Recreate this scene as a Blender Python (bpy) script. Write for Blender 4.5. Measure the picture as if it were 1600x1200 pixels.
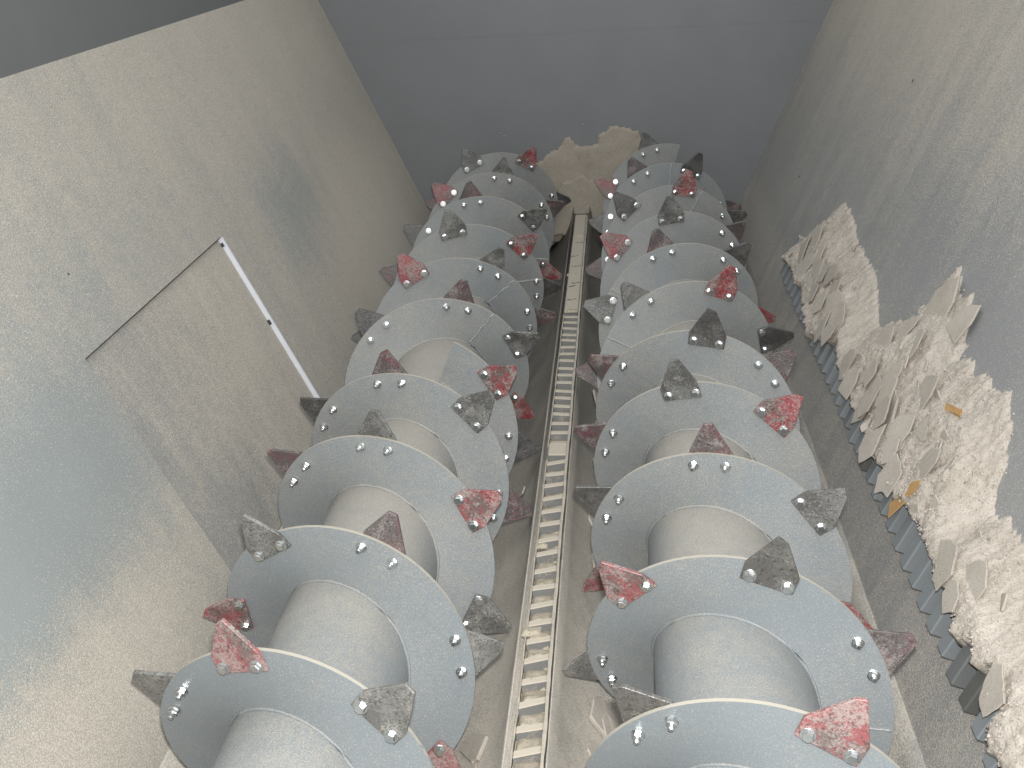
import bpy, bmesh, math, random
from mathutils import Vector, Matrix, noise as mn
rnd = random.Random(7)
PI = math.pi
for o in list(bpy.data.objects): bpy.data.objects.remove(o)
S = bpy.context.scene
C = S.collection
# ------------------------------------------------------------------ camera
CAM = Vector((0.2047, 0.0, 1.5031))
cr, cu, cf = Vector((0.9945, 0.0867, -0.0584)), Vector((0.0164, 0.4225, 0.9062)), Vector((-0.1032, 0.9022, -0.4188))
cd = bpy.data.cameras.new('camera'); cam = bpy.data.objects.new('camera', cd); C.objects.link(cam)
cd.sensor_fit = 'HORIZONTAL'; cd.sensor_width = 36; cd.lens = 36 * 1677.1 / 1600; cd.clip_start = 0.02; cd.clip_end = 60
m = Matrix((cr, cu, -cf)).transposed().to_4x4(); m.translation = CAM; cam.matrix_world = m
S.camera = cam
# ------------------------------------------------------------------ light
w = bpy.data.worlds.new('World'); S.world = w; w.use_nodes = True
bg = w.node_tree.nodes['Background']; bg.inputs[0].default_value = (0.94, 0.975, 1.0, 1); bg.inputs[1].default_value = 0.96
def lamp(name, kind, loc, energy, color, target=None, **kw):
    d = bpy.data.lights.new(name, kind); d.energy = energy; d.color = color
    for k, v in kw.items(): setattr(d, k, v)
    o = bpy.data.objects.new(name, d); C.objects.link(o); o.location = loc
    if target: o.rotation_euler = (Vector(target) - Vector(loc)).to_track_quat('-Z', 'Y').to_euler()
    return o
# daylight that falls in through the open top of the hopper, strongest at the near end
lamp('overhead_light', 'AREA', (0.0, 1.5, 3.3), 28, (0.97, 0.985, 1.0), (0.0, 2.3, 0.0), shape='RECTANGLE', size=2.2, size_y=3.6)
# the camera's own flash, just above the lens
lamp('camera_flash', 'AREA', CAM + cu * 0.09 + cr * 0.02, 76, (1.0, 0.985, 0.96), CAM + cf * 3, shape='RECTANGLE', size=0.05, size_y=0.03)
S.render.engine = 'CYCLES'; S.cycles.max_bounces = 5; S.cycles.diffuse_bounces = 4; S.cycles.glossy_bounces = 3
S.view_settings.view_transform = 'Standard'; S.view_settings.look = 'None'
S.view_settings.exposure = 0.0; S.view_settings.gamma = 1.0; S.view_settings.use_curve_mapping = False
S.render.resolution_x, S.render.resolution_y = 1024, 768

# ------------------------------------------------------------------ node helper
class G:
    def __init__(s, name):
        s.m = bpy.data.materials.new(name); s.m.use_nodes = True
        s.t = s.m.node_tree; s.t.nodes.clear()
        s.out = s.n('ShaderNodeOutputMaterial'); s.b = s.n('ShaderNodeBsdfPrincipled')
        s.t.links.new(s.b.outputs[0], s.out.inputs[0])
        s.geo = s.n('ShaderNodeNewGeometry'); s.tc = s.n('ShaderNodeTexCoord')
        s.pos = s.geo.outputs['Position']; s.obj = s.tc.outputs['Object']
        s.P = None
    def n(s, t): return s.t.nodes.new(t)
    def set(s, inp, v):
        if isinstance(v, bpy.types.NodeSocket): s.t.links.new(v, inp)
        elif v is not None:
            if isinstance(v, tuple) and len(v) == 3 and inp.type == 'RGBA': v = v + (1,)
            inp.default_value = v
    def math(s, op, a, b=0.0, c=0.0, clamp=False):
        x = s.n('ShaderNodeMath'); x.operation = op; x.use_clamp = clamp
        for i, v in enumerate((a, b, c)): s.set(x.inputs[i], v)
        return x.outputs[0]
    def add(s, a, b): return s.math('ADD', a, b)
    def sub(s, a, b): return s.math('SUBTRACT', a, b)
    def mul(s, a, b): return s.math('MULTIPLY', a, b)
    def mix(s, f, a, b):
        x = s.n('ShaderNodeMix'); x.data_type = 'RGBA'; s.set(x.inputs[0], f); s.set(x.inputs[6], a); s.set(x.inputs[7], b)
        return x.outputs[2]
    def mixf(s, f, a, b):
        x = s.n('ShaderNodeMix'); s.set(x.inputs[0], f); s.set(x.inputs[2], a); s.set(x.inputs[3], b); return x.outputs[0]
    def smooth(s, v, lo, hi, a=0.0, b=1.0):
        x = s.n('ShaderNodeMapRange'); x.interpolation_type = 'SMOOTHSTEP'
        for i, q in enumerate((v, lo, hi, a, b)): s.set(x.inputs[i], q)
        return x.outputs[0]
    def scale(s, vec, sc, off=(0, 0, 0)):
        x = s.n('ShaderNodeMapping'); s.set(x.inputs[0], vec); x.inputs['Scale'].default_value = sc; x.inputs['Location'].default_value = off
        return x.outputs[0]
    def noise(s, vec, sc, det=2.0, rough=0.55, w=None, dist=0.0):
        x = s.n('ShaderNodeTexNoise')
        if w is not None: x.noise_dimensions = '4D'; s.set(x.inputs['W'], w)
        s.set(x.inputs['Vector'], vec); x.inputs['Scale'].default_value = sc; x.inputs['Detail'].default_value = det
        x.inputs['Roughness'].default_value = rough; x.inputs['Distortion'].default_value = dist
        return x.outputs[0]
    def xyz(s):
        if not s.P:
            x = s.n('ShaderNodeSeparateXYZ'); s.set(x.inputs[0], s.pos); s.P = x.outputs
        return s.P
    def up(s):
        x = s.n('ShaderNodeSeparateXYZ'); s.set(x.inputs[0], s.geo.outputs['Normal']); return x.outputs[2]
    def blob(s, c, ext):
        # soft spot around point c with half extents ext (0 outside, 1 in the middle)
        v = s.n('ShaderNodeVectorMath'); v.operation = 'SUBTRACT'; s.set(v.inputs[0], s.pos); v.inputs[1].default_value = c
        q = s.n('ShaderNodeVectorMath'); q.operation = 'DIVIDE'; s.set(q.inputs[0], v.outputs[0]); q.inputs[1].default_value = ext
        l = s.n('ShaderNodeVectorMath'); l.operation = 'LENGTH'; s.set(l.inputs[0], q.outputs[0])
        return s.smooth(l.outputs['Value'], 1.0, 0.0)
    def bump(s, h, strength, dist):
        x = s.n('ShaderNodeBump'); x.inputs['Strength'].default_value = strength; x.inputs['Distance'].default_value = dist
        s.set(x.inputs['Height'], h); s.set(s.b.inputs['Normal'], x.outputs[0])
    def fin(s, col, rough=0.6, metal=0.0, spec=0.5):
        s.set(s.b.inputs['Base Color'], col); s.set(s.b.inputs['Roughness'], rough); s.set(s.b.inputs['Metallic'], metal)
        s.set(s.b.inputs['Specular IOR Level'], spec)
        return s.m
PAINT = (0.262, 0.285, 0.283); DUST = (0.435, 0.395, 0.338); DUST2 = (0.37, 0.337, 0.287); GRIT = (0.60, 0.56, 0.49)

def dusty(g, density, paint=PAINT, grain=210.0, rough=0.42, bump=0.5, dust=DUST, gritty=True, dust2=DUST2, grit=GRIT):
    """paint under a film of dust: density 0..1 says how much has settled"""
    fine = g.noise(g.pos, grain, 3.0, 0.7)
    mid = g.noise(g.pos, 34.0, 3.0, 0.6)
    v = g.add(g.add(density, g.mul(g.sub(fine, 0.5), 2.3)), g.mul(g.sub(mid, 0.5), 0.55))
    film = g.smooth(v, 0.15, 1.05)
    grains = g.smooth(g.add(g.noise(g.pos, grain * 1.7, 1.0, 0.6), g.mul(density, 0.14)), 0.645, 0.70)
    pc = g.mix(g.noise(g.pos, 3.0, 3.0, 0.6), tuple(c * 0.88 for c in paint), tuple(c * 1.10 for c in paint))
    dc = g.mix(mid, dust2, dust)
    col = g.mix(film, pc, dc)
    if gritty: col = g.mix(g.mul(grains, 0.8), col, grit)
    if gritty: col = g.mix(g.smooth(g.noise(g.pos, grain * 1.3, 1.0, 0.6), 0.36, 0.28, 0.0, 0.35), col, tuple(c * 0.5 for c in paint))
    g.bump(g.add(g.mul(film, 0.6), g.add(g.mul(fine, g.add(density, 0.1)), g.mul(grains, 0.6))), bump, 0.0022)
    return g.fin(col, g.mixf(film, rough, 0.92), 0.0, g.mixf(film, 0.45, 0.15))

def streaks(g, fy, fz, det=4.0):
    return g.noise(g.scale(g.pos, (0.0, fy, fz)), 1.0, det, 0.62)

def mat_wall_left():
    g = G('dusty_paint_left'); x, y, z = g.xyz()
    d = g.add(g.smooth(y, 1.0, 4.2, 0.38, 0.86), g.smooth(z, 0.5, 1.1, 0.0, 0.16))
    d = g.add(d, g.mul(g.blob((-1.0, 4.9, 0.05), (1.0, 1.3, 0.6)), 0.85))
    d = g.add(d, g.mul(g.blob((-0.9, 1.6, 0.0), (0.8, 1.0, 0.36)), 0.85))
    d = g.sub(d, g.mul(g.blob((-1.05, 1.75, 0.36), (0.8, 0.80, 0.36)), 0.62))
    d = g.sub(d, g.mul(g.blob((-1.05, 4.0, 0.42), (0.8, 0.62, 0.36)), 0.35))
    d = g.add(d, g.mul(g.sub(streaks(g, 9.0, 1.3), 0.5), 0.6))
    d = g.add(d, g.mul(g.sub(g.noise(g.pos, 2.6, 4.0, 0.6), 0.5), 0.45))
    return dusty(g, d)
def mat_panel():
    g = G('dusty_paint_panel'); x, y, z = g.xyz()
    d = g.add(g.smooth(y, 2.2, 3.0, 0.45, 0.9), g.mul(g.sub(streaks(g, 16.0, 2.6), 0.5), 0.8))
    d = g.sub(d, g.mul(g.blob((-0.95, 2.5, -0.02), (0.8, 0.45, 0.22)), 0.15))
    d = g.add(d, g.mul(g.sub(g.noise(g.pos, 3.1, 4.0, 0.6), 0.5), 0.6))
    return dusty(g, d, paint=(0.25, 0.255, 0.25))
def mat_wall_right():
    g = G('dusty_paint_right'); x, y, z = g.xyz()
    d = g.add(g.smooth(z, 0.25, 1.15, 0.24, 0.82), g.smooth(z, 0.12, 0.0, 0.0, 0.25))
    d = g.add(d, g.smooth(y, 2.5, 5.4, 0.0, 0.16))
    d = g.sub(d, g.mul(g.blob((1.05, 2.5, 0.5), (0.8, 0.95, 0.34)), 0.30))
    d = g.add(d, g.mul(g.sub(streaks(g, 11.0, 0.9, 6.0), 0.5), 0.95))
    d = g.add(d, g.mul(g.sub(g.noise(g.pos, 2.2, 4.0, 0.6), 0.5), 0.5))
    return dusty(g, d, paint=(0.250, 0.256, 0.258))
def mat_trough():
    g = G('dusty_trough_steel'); x, y, z = g.xyz()
    d = g.add(0.86, g.mul(g.sub(streaks(g, 5.0, 5.0), 0.5), 0.9))
    d = g.sub(d, g.mul(g.smooth(x, 0.45, 0.8), 0.25))
    d = g.add(d, g.mul(g.sub(g.noise(g.scale(g.pos, (3.0, 1.0, 1.0)), 4.0, 4.0, 0.65), 0.5), 0.9))
    return dusty(g, d, paint=(0.24, 0.24, 0.23), dust=(0.47, 0.43, 0.37), dust2=(0.41, 0.375, 0.32))
def mat_end():
    g = G('grey_paint_end'); x, y, z = g.xyz()
    d = g.add(g.smooth(z, 1.1, 0.1, -0.2, 0.0), g.mul(g.sub(g.noise(g.pos, 1.7, 5.0, 0.6), 0.5), 0.55))
    return dusty(g, d, paint=(0.184, 0.190, 0.197), rough=0.5, gritty=False)
def mat_upper():
    g = G('grey_paint_upper')
    d = g.add(-0.15, g.mul(g.sub(g.noise(g.scale(g.pos, (1, 2.2, 1.2)), 2.2, 4.0, 0.6), 0.5), 0.9))
    st = g.smooth(g.noise(g.pos, 4.2, 3.0, 0.6), 0.64, 0.74)
    m = dusty(g, d, paint=(0.160, 0.167, 0.165), rough=0.5, gritty=False)
    return m
def mat_auger():
    g = G('auger_paint'); x, y, z = g.xyz()
    up = g.up()
    d = g.smooth(y, 1.3, 2.6, 0.14, 0.46)
    d = g.add(d, g.smooth(up, 0.15, 0.95, 0.0, 0.34))
    d = g.add(d, g.mul(g.smooth(up, 0.35, 0.85, 0.0, 0.22), g.smooth(y, 1.6, 2.2)))
    d = g.add(d, g.mul(g.sub(g.noise(g.pos, 4.5, 4.0, 0.62), 0.5), 0.7))
    d = g.add(d, g.mul(g.sub(g.noise(g.scale(g.pos, (1, 6, 1)), 3.0, 3.0, 0.6), 0.5), 0.4))
    return dusty(g, d, paint=(0.220, 0.246, 0.262), grain=260.0, rough=0.34, bump=0.32, dust=(0.345, 0.326, 0.290), dust2=(0.295, 0.28, 0.25), grit=(0.40, 0.385, 0.345))
def mat_rim():
    g = G('dusty_rim')
    f = g.smooth(g.add(g.noise(g.pos, 60.0, 3.0, 0.6), g.mul(g.up(), 0.35)), 0.45, 0.72)
    return g.fin(g.mix(f, (0.21, 0.225, 0.23), (0.39, 0.365, 0.31)), 0.8, 0.0, 0.2)
def mat_dust(name, c1=DUST, c2=GRIT, c3=DUST2, sc=1.0, bump=0.8, spk=1.0):
    g = G(name)
    a = g.noise(g.pos, 70.0 * sc, 4.0, 0.65); b = g.noise(g.pos, 9.0 * sc, 3.0, 0.6); f = g.noise(g.pos, 240.0 * spk, 2.0, 0.7)
    col = g.mix(g.smooth(a, 0.3, 0.7), c3, c1); col = g.mix(g.smooth(b, 0.35, 0.75), col, c2)
    col = g.mix(g.smooth(f, 0.56, 0.66, 0.0, 0.75), col, tuple(v * 0.55 for v in c3))
    g.bump(g.add(g.mul(a, 0.8), g.mul(f, 0.6)), bump, 0.004)
    return g.fin(col, 0.95, 0.0, 0.1)
def mat_tooth(name, c_paint, c_dark, c_dust, amt, dark_at=0.5):
    g = G(name)
    oi = g.n('ShaderNodeObjectInfo'); r = g.mul(oi.outputs['Random'], 37.0)
    big = g.noise(g.obj, 16.0, 3.0, 0.6, w=r); a = g.noise(g.obj, 105.0, 4.0, 0.74, w=r); f = g.noise(g.obj, 290.0, 2.0, 0.7, w=r)
    bare = g.smooth(g.add(g.mul(big, 0.9), g.mul(a, 0.75)), dark_at + 0.30, dark_at + 0.47)
    col = g.mix(bare, c_paint, c_dark)
    dustf = g.smooth(g.add(g.add(g.mul(f, 0.8), g.mul(a, 0.6)), g.mul(g.noise(g.obj, 22.0, 2.0, 0.5, w=g.add(r, 9.0)), 0.7)), 1.18 - amt, 1.40 - amt)
    col = g.mix(g.smooth(g.xyz()[1], 1.0, 3.2, 0.30, 0.10), col, c_dust)
    col = g.mix(g.mul(dustf, 0.8), col, c_dust)
    dk = g.smooth(g.noise(g.scale(g.obj, (1, 1, 1), (4, 2, 7)), 150.0, 3.0, 0.7, w=r), 0.53, 0.64)
    col = g.mix(g.mul(dk, 0.6), col, tuple(v * 0.4 for v in c_dark))
    g.bump(g.add(a, g.mul(f, 0.5)), 0.55, 0.003)
    return g.fin(col, g.mixf(dustf, 0.28, 0.8), 0.0, g.mixf(dustf, 0.6, 0.2))
def mat_plain(name, col, rough, metal=0.0, spec=0.5, var=0.25, sc=60.0):
    g = G(name); a = g.noise(g.pos, sc, 4.0, 0.6)
    return g.fin(g.mix(a, tuple(v * (1 - var) for v in col), tuple(min(1, v * (1 + var)) for v in col)), rough, metal, spec)
def mat_comb():
    g = G('comb_steel')
    oi = g.n('ShaderNodeObjectInfo')
    d = g.add(g.mul(g.smooth(g.up(), 0.5, 0.9), 0.9), g.mul(g.sub(g.noise(g.pos, 14.0, 4.0, 0.6), 0.5), 1.2))
    p = g.mix(g.smooth(oi.outputs['Random'], 0.72, 0.9), (0.205, 0.222, 0.232), (0.10, 0.10, 0.095))
    fine = g.noise(g.pos, 230.0, 3.0, 0.7)
    film = g.smooth(g.add(d, g.mul(g.sub(fine, 0.5), 1.4)), 0.25, 0.9)
    g.bump(fine, 0.25, 0.002)
    return g.fin(g.mix(film, p, DUST), g.mixf(film, 0.4, 0.9))
def mat_bar():
    g = G('bar_steel')
    d = g.add(g.mul(g.smooth(g.up(), 0.2, 0.75), 1.0), g.mul(g.sub(g.noise(g.pos, 26.0, 4.0, 0.6), 0.5), 1.3))
    d = g.add(d, 0.12)
    fine = g.noise(g.pos, 260.0, 3.0, 0.7)
    film = g.smooth(g.add(d, g.mul(g.sub(fine, 0.5), 1.0)), 0.12, 0.6)
    g.bump(g.add(film, fine), 0.4, 0.003)
    return g.fin(g.mix(film, (0.19, 0.192, 0.188), (0.44, 0.395, 0.325)), 0.85, 0.0, 0.2)
M = dict(wl=mat_wall_left(), wp=mat_panel(), wr=mat_wall_right(), tr=mat_trough(), we=mat_end(), up=mat_upper(), au=mat_auger(), rim=mat_rim(),
    heap=mat_dust('caked_dust_heap', (0.45, 0.405, 0.35), (0.50, 0.455, 0.40), (0.395, 0.355, 0.305)),
    flake=mat_dust('caked_dust_flake', (0.44, 0.40, 0.348), (0.48, 0.44, 0.388), (0.405, 0.365, 0.312), 0.7, 0.3, 1.6),
    bar_dust=mat_dust('bar_dust', (0.41, 0.36, 0.285), (0.45, 0.40, 0.32), (0.36, 0.315, 0.245), 1.0, 0.5),
    cake=mat_dust('caked_dust_end', (0.345, 0.308, 0.255), (0.375, 0.337, 0.282), (0.31, 0.275, 0.226), 0.6, 0.3),
    red=mat_tooth('tooth_red', (0.25, 0.020, 0.030), (0.09, 0.06, 0.056), (0.36, 0.30, 0.28), 0.20, 0.46),
    grey=mat_tooth('tooth_grey', (0.13, 0.132, 0.13), (0.05, 0.05, 0.05), (0.31, 0.30, 0.27), 0.14, 0.42),
    black=mat_tooth('tooth_black', (0.085, 0.085, 0.085), (0.035, 0.034, 0.034), (0.28, 0.265, 0.235), 0.06, 0.40),  # dark teeth; on far-face ones the depth is shade put into the colour
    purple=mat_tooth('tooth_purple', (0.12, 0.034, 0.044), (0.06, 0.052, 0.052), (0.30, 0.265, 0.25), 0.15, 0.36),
    bolt=mat_plain('zinc_bolt', (0.72, 0.74, 0.74), 0.28, 1.0, 0.5, 0.2, 200.0),
    comb=mat_comb(), bar=mat_bar(), weld=mat_plain('weld_bead', (0.33, 0.34, 0.335), 0.6, 0.0, 0.4, 0.4, 120.0),
    strip=mat_plain('bright_edge', (0.66, 0.68, 0.72), 0.5, 0.0, 0.5, 0.12, 40.0),
    mark_shade=mat_plain('dark_mark_shade', (0.05, 0.05, 0.05), 0.8), orange=mat_plain('orange_scrap', (0.40, 0.245, 0.11), 0.8, 0.0, 0.2, 0.35, 70.0))  # dark tone for pits, cracks, tacks and the panel's painted edge shade

# ------------------------------------------------------------------ mesh helpers
def mesh(name, V, F, mats, parent=None, smooth=False, idx=None):
    me = bpy.data.meshes.new(name); me.from_pydata(V, [], F)
    for q in (mats if isinstance(mats, (list, tuple)) else [mats]): me.materials.append(q)
    if idx: me.polygons.foreach_set('material_index', idx)
    if smooth: me.polygons.foreach_set('use_smooth', [True] * len(F))
    me.update()
    return link(name, me, parent)
def link(name, me, parent=None):
    o = bpy.data.objects.new(name, me); C.objects.link(o)
    if parent: o.parent = parent
    return o
def empty(name, loc=(0, 0, 0)):
    o = bpy.data.objects.new(name, None); C.objects.link(o); o.location = loc; return o
def tag(o, label=None, cat=None, group=None, kind=None):
    for k, v in (('label', label), ('category', cat), ('group', group), ('kind', kind)):
        if v: o[k] = v
    return o
def box_vf(x0, x1, y0, y1, z0, z1):
    V = [(x0, y0, z0), (x1, y0, z0), (x1, y1, z0), (x0, y1, z0), (x0, y0, z1), (x1, y0, z1), (x1, y1, z1), (x0, y1, z1)]
    return V, [(0, 3, 2, 1), (4, 5, 6, 7), (0, 1, 5, 4), (1, 2, 6, 5), (2, 3, 7, 6), (3, 0, 4, 7)]
def bevelled(name, V, F, width, seg=1):
    bm = bmesh.new(); vs = [bm.verts.new(v) for v in V]
    for f in F: bm.faces.new([vs[i] for i in f])
    bmesh.ops.recalc_face_normals(bm, faces=bm.faces)
    bmesh.ops.bevel(bm, geom=list(bm.edges), offset=width, segments=seg, affect='EDGES', profile=0.6)
    me = bpy.data.meshes.new(name); bm.to_mesh(me); bm.free(); return me
def sheet(name, pts, y0, y1, mat, thick, parent=None, ny=1, smooth=False):
    """profile pts (x, z) swept along y, with a thickness given away from the hopper's inside (vector per point)"""
    V, F = [], []
    k = len(pts)
    for j in range(ny + 1):
        y = y0 + (y1 - y0) * j / ny
        for (x, z), (tx, tz) in zip(pts, thick): V.append((x, y, z))
        for (x, z), (tx, tz) in zip(pts, thick): V.append((x + tx, y, z + tz))
    for j in range(ny):
        a, b = j * 2 * k, (j + 1) * 2 * k
        for i in range(k - 1):
            F.append((a + i, a + i + 1, b + i + 1, b + i)); F.append((a + k + i, b + k + i, b + k + i + 1, a + k + i + 1))
        F.append((a, b, b + k, a + k)); F.append((a + k - 1, a + 2 * k - 1, b + 2 * k - 1, b + k - 1))
    for i in range(k - 1):
        F.append((i, k + i, k + i + 1, i + 1)); o = ny * 2 * k; F.append((o + i, o + i + 1, o + k + i + 1, o + k + i))
    o = mesh(name, V, F, mat, parent, smooth)
    bm = bmesh.new(); bm.from_mesh(o.data); bmesh.ops.recalc_face_normals(bm, faces=bm.faces); bm.to_mesh(o.data); bm.free()
    return o

def lump(name, parent, cx, cy, cz, rx, ry, h, mat, nx=9, ny=9, amp=0.35, seed=0.0, inv=None):
    V, F = [], []
    for j in range(ny):
        for i in range(nx):
            u, v = 2 * i / (nx - 1) - 1, 2 * j / (ny - 1) - 1
            r2 = max(abs(u), abs(v))
            k = (1 - abs(u) ** 7) * (0.56 - 0.44 * v) * (1 - abs(v) ** 9)
            nz = mn.noise(Vector((u * 1.7 + seed, v * 1.7, seed * 2.3)))
            V.append((cx + u * rx, cy + v * ry, cz + h * (k * (1 + amp * nz)) - 0.001))
    for j in range(ny - 1):
        for i in range(nx - 1):
            a = j * nx + i; F.append((a, a + 1, a + nx + 1, a + nx))
    b = len(V); V += [(cx - rx, cy - ry, cz - 0.004), (cx + rx, cy - ry, cz - 0.004), (cx + rx, cy + ry, cz - 0.004), (cx - rx, cy + ry, cz - 0.004)]
    F.append((b, b + 3, b + 2, b + 1))
    return mesh(name, V, F, mat, parent, True)
def tube_path(name, pts, r, mat, parent, seg=6, jit=0.0):
    V, F = [], []
    for i, p in enumerate(pts):
        t = (pts[min(i + 1, len(pts) - 1)] - pts[max(i - 1, 0)]).normalized()
        a = t.orthogonal().normalized(); b = t.cross(a)
        q = r * (1 + rnd.uniform(-jit, jit))
        for k in range(seg): V.append(tuple(p + (a * math.cos(2 * PI * k / seg) + b * math.sin(2 * PI * k / seg)) * q))
    for i in range(len(pts) - 1):
        for k in range(seg):
            F.append((i * seg + k, i * seg + (k + 1) % seg, (i + 1) * seg + (k + 1) % seg, (i + 1) * seg + k))
    F.append(tuple(range(seg))[::-1]); F.append(tuple((len(pts) - 1) * seg + k for k in range(seg)))
    return mesh(name, V, F, mat, parent, True)

# ------------------------------------------------------------------ the hopper (setting)
K = 0.42; NK = math.hypot(1, K); AX = 0.41765; YE = 5.65; YN = -0.7; ZT = 1.143; RT = 0.4125
XW = {-1: 0.865, 1: 0.870}
ZB = -0.16                                  # where the sloped wall runs into the round trough
def wx(s, z): return s * (XW[s] + K * z)
T = 0.012
# left wall: sheet around a recessed panel y 2.27..3.27, z below 0.532
def wall_piece(s, y0, y1, z0, z1, mat, parent, name):
    return sheet(name, [(wx(s, z0), z0), (wx(s, z1), z1)], y0, y1, mat, [(s * T / NK, -K * T / NK)] * 2, parent)
PY0, PY1, PZ = 2.275, 3.268, 0.532
bmv, bmf = [], []
def add_sheet(y0, y1, z0, z1, s, off=0.0):
    n = Vector((-s, 0, K)).normalized(); b = len(bmv)
    for d in (off, off - T):
        for (y, z) in ((y0, z0), (y1, z0), (y1, z1), (y0, z1)):
            bmv.append(tuple(Vector((wx(s, z), y, z)) + n * d))
    for f in ((0, 1, 2, 3), (7, 6, 5, 4), (0, 4, 5, 1), (1, 5, 6, 2), (2, 6, 7, 3), (3, 7, 4, 0)): bmf.append(tuple(b + i for i in f))
add_sheet(YN, PY0, ZB, ZT, -1); add_sheet(PY0, PY1, PZ, ZT, -1); add_sheet(PY1, YE, ZB, ZT, -1)
wall_left = tag(mesh('wall_left', bmv, bmf, M['wl']), 'dusty sloping steel side wall left of the augers', 'wall', kind='structure')
bmv, bmf = [], []
add_sheet(PY0 - 0.03, PY1 + 0.03, ZB - 0.06, PZ + 0.03, -1, -0.013)
mesh('recessed_panel', bmv, bmf, M['wp'], wall_left)
# the bright cut edge of the opening and its welds
n_l = Vector((1, 0, K)).normalized()
bmv, bmf = [], []
def slab(s, y0, y1, z0, z1, d0, d1):
    n = Vector((-s, 0, K)).normalized(); b = len(bmv)
    for d in (d0, d1):
        for (y, z) in ((y0, z0), (y1, z0), (y1, z1), (y0, z1)): bmv.append(tuple(Vector((wx(s, z), y, z)) + n * d))
    for f in ((0, 1, 2, 3), (7, 6, 5, 4), (0, 4, 5, 1), (1, 5, 6, 2), (2, 6, 7, 3), (3, 7, 4, 0)): bmf.append(tuple(b + i for i in f))
slab(-1, PY1 - 0.004, PY1 + 0.003, ZB + 0.03, PZ - 0.004, -0.0128, 0.003)
o = mesh('edge_strip', bmv, bmf, M['strip'], wall_left); tag(o, 'bright bare edge strip of the recessed panel')
bmv, bmf = [], []
slab(-1, PY0 - 0.003, PY0 + 0.004, ZB, PZ, -0.0128, -0.001)
mesh('edge_strip', bmv, bmf, M['wp'], wall_left)
for zc, ln in ((0.508, 0.006), (0.235, 0.008)):
    bmv, bmf = [], []; slab(-1, PY1 - 0.009, PY1 - 0.0045, zc - ln, zc + ln, -0.0128, -0.004); mesh('tack_weld', bmv, bmf, M['mark_shade'], wall_left)
bmv, bmf = [], []; slab(-1, PY0, PY1 - 0.004, PZ - 0.0035, PZ - 0.0002, -0.0128, -0.004); mesh('edge_shade', bmv, bmf, M['mark_shade'], wall_left)  # dark strip standing in for the shadow line under the opening's top edge
for (y, z) in ((2.42, 0.70),):
    bmv, bmf = [], []; slab(-1, y - 0.002, y + 0.002, z - 0.003, z + 0.003, -0.001, 0.0012); mesh('pit', bmv, bmf, M['mark_shade'], wall_left)
# upper left wall above the slope's top edge
V, F = box_vf(wx(-1, ZT) - 0.02, wx(-1, ZT) - 0.004, YN, YE, ZT - 0.03, 2.1)
tag(mesh('upper_wall_left', V, F, M['up']), 'dark upright sheet above the left slope', 'wall', kind='structure')
V, F = box_vf(wx(1, ZT) + 0.004, wx(1, ZT) + 0.02, YN, YE, ZT - 0.03, 2.1)
tag(mesh('upper_wall_right', V, F, M['up']), 'dark upright sheet above the right slope', 'wall', kind='structure')
bmv, bmf = [], []
add_sheet(YN, YE, ZB, ZT, 1)
wall_right = tag(mesh('wall_right', bmv, bmf, M['wr']), 'streaked dusty steel side wall right of the augers', 'wall', kind='structure')
for (y, z) in ((4.75, 0.28), (3.9, 0.82)):
    bmv, bmf = [], []; slab(1, y - 0.004, y + 0.004, z - 0.005, z + 0.005, -0.001, 0.0012); mesh('pit', bmv, bmf, M['mark_shade'], wall_right)
# end wall with its horizontal lap seam
V, F = box_vf(-1.5, 1.5, YE, YE + 0.012, -0.62, 0.826)
wall_end = tag(mesh('wall_end', V, F, M['we']), 'plain grey end wall closing the hopper', 'wall', kind='structure')
V, F = box_vf(-1.5, 1.5, YE - 0.0008, YE + 0.0125, 0.8262, 2.1)
mesh('upper_sheet', V, F, M['we'], wall_end)
for (x, z, a) in ((0.02, 0.37, 0.3), (-0.42, 0.34, 1.2), (-0.40, 0.325, 0.2)):
    V = [(x - 0.012, YE - 0.002, z), (x, YE - 0.004, z - 0.004), (x + 0.014, YE - 0.002, z + 0.001), (x + 0.003, YE - 0.004, z + 0.005)]
    mesh('scuff', V, [(0, 1, 2, 3)], M['rim'], wall_end)
# round troughs under the augers, meeting in a ridge
def trough(s):
    pts = []
    a0 = math.atan2(-K, 1)                       # tangent direction seen from the axis, measured outward
    for i in range(25):
        a = a0 - (PI + a0 * 2 + 0.30) * i / 24
        r_ = RT - 0.0345 * max(0.0, min(1.0, (i - 8) / 9))
        pts.append((s * (AX + r_ * math.cos(a)), r_ * math.sin(a)))
    pts = [p for p in pts if p[0] * s > 0.052]
    pts += [(s * 0.0450, -0.0535), (s * 0.0418, -0.0500), (s * 0.0412, -0.0865), (0.0, -0.0865)]
    th = [(0, -0.012)] * len(pts)
    th[0] = (s * 0.012, -0.004)
    o = sheet('trough_left' if s < 0 else 'trough_right', pts, YN, YE, M['tr'], th, None, 1, True)
    for p in o.data.polygons: p.use_smooth = True
    return tag(o, ('dusty round trough floor under the left auger' if s < 0 else 'dusty round trough floor under the right auger'), 'trough', kind='structure')
trough_l = trough(-1); trough_r = trough(1)

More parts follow.
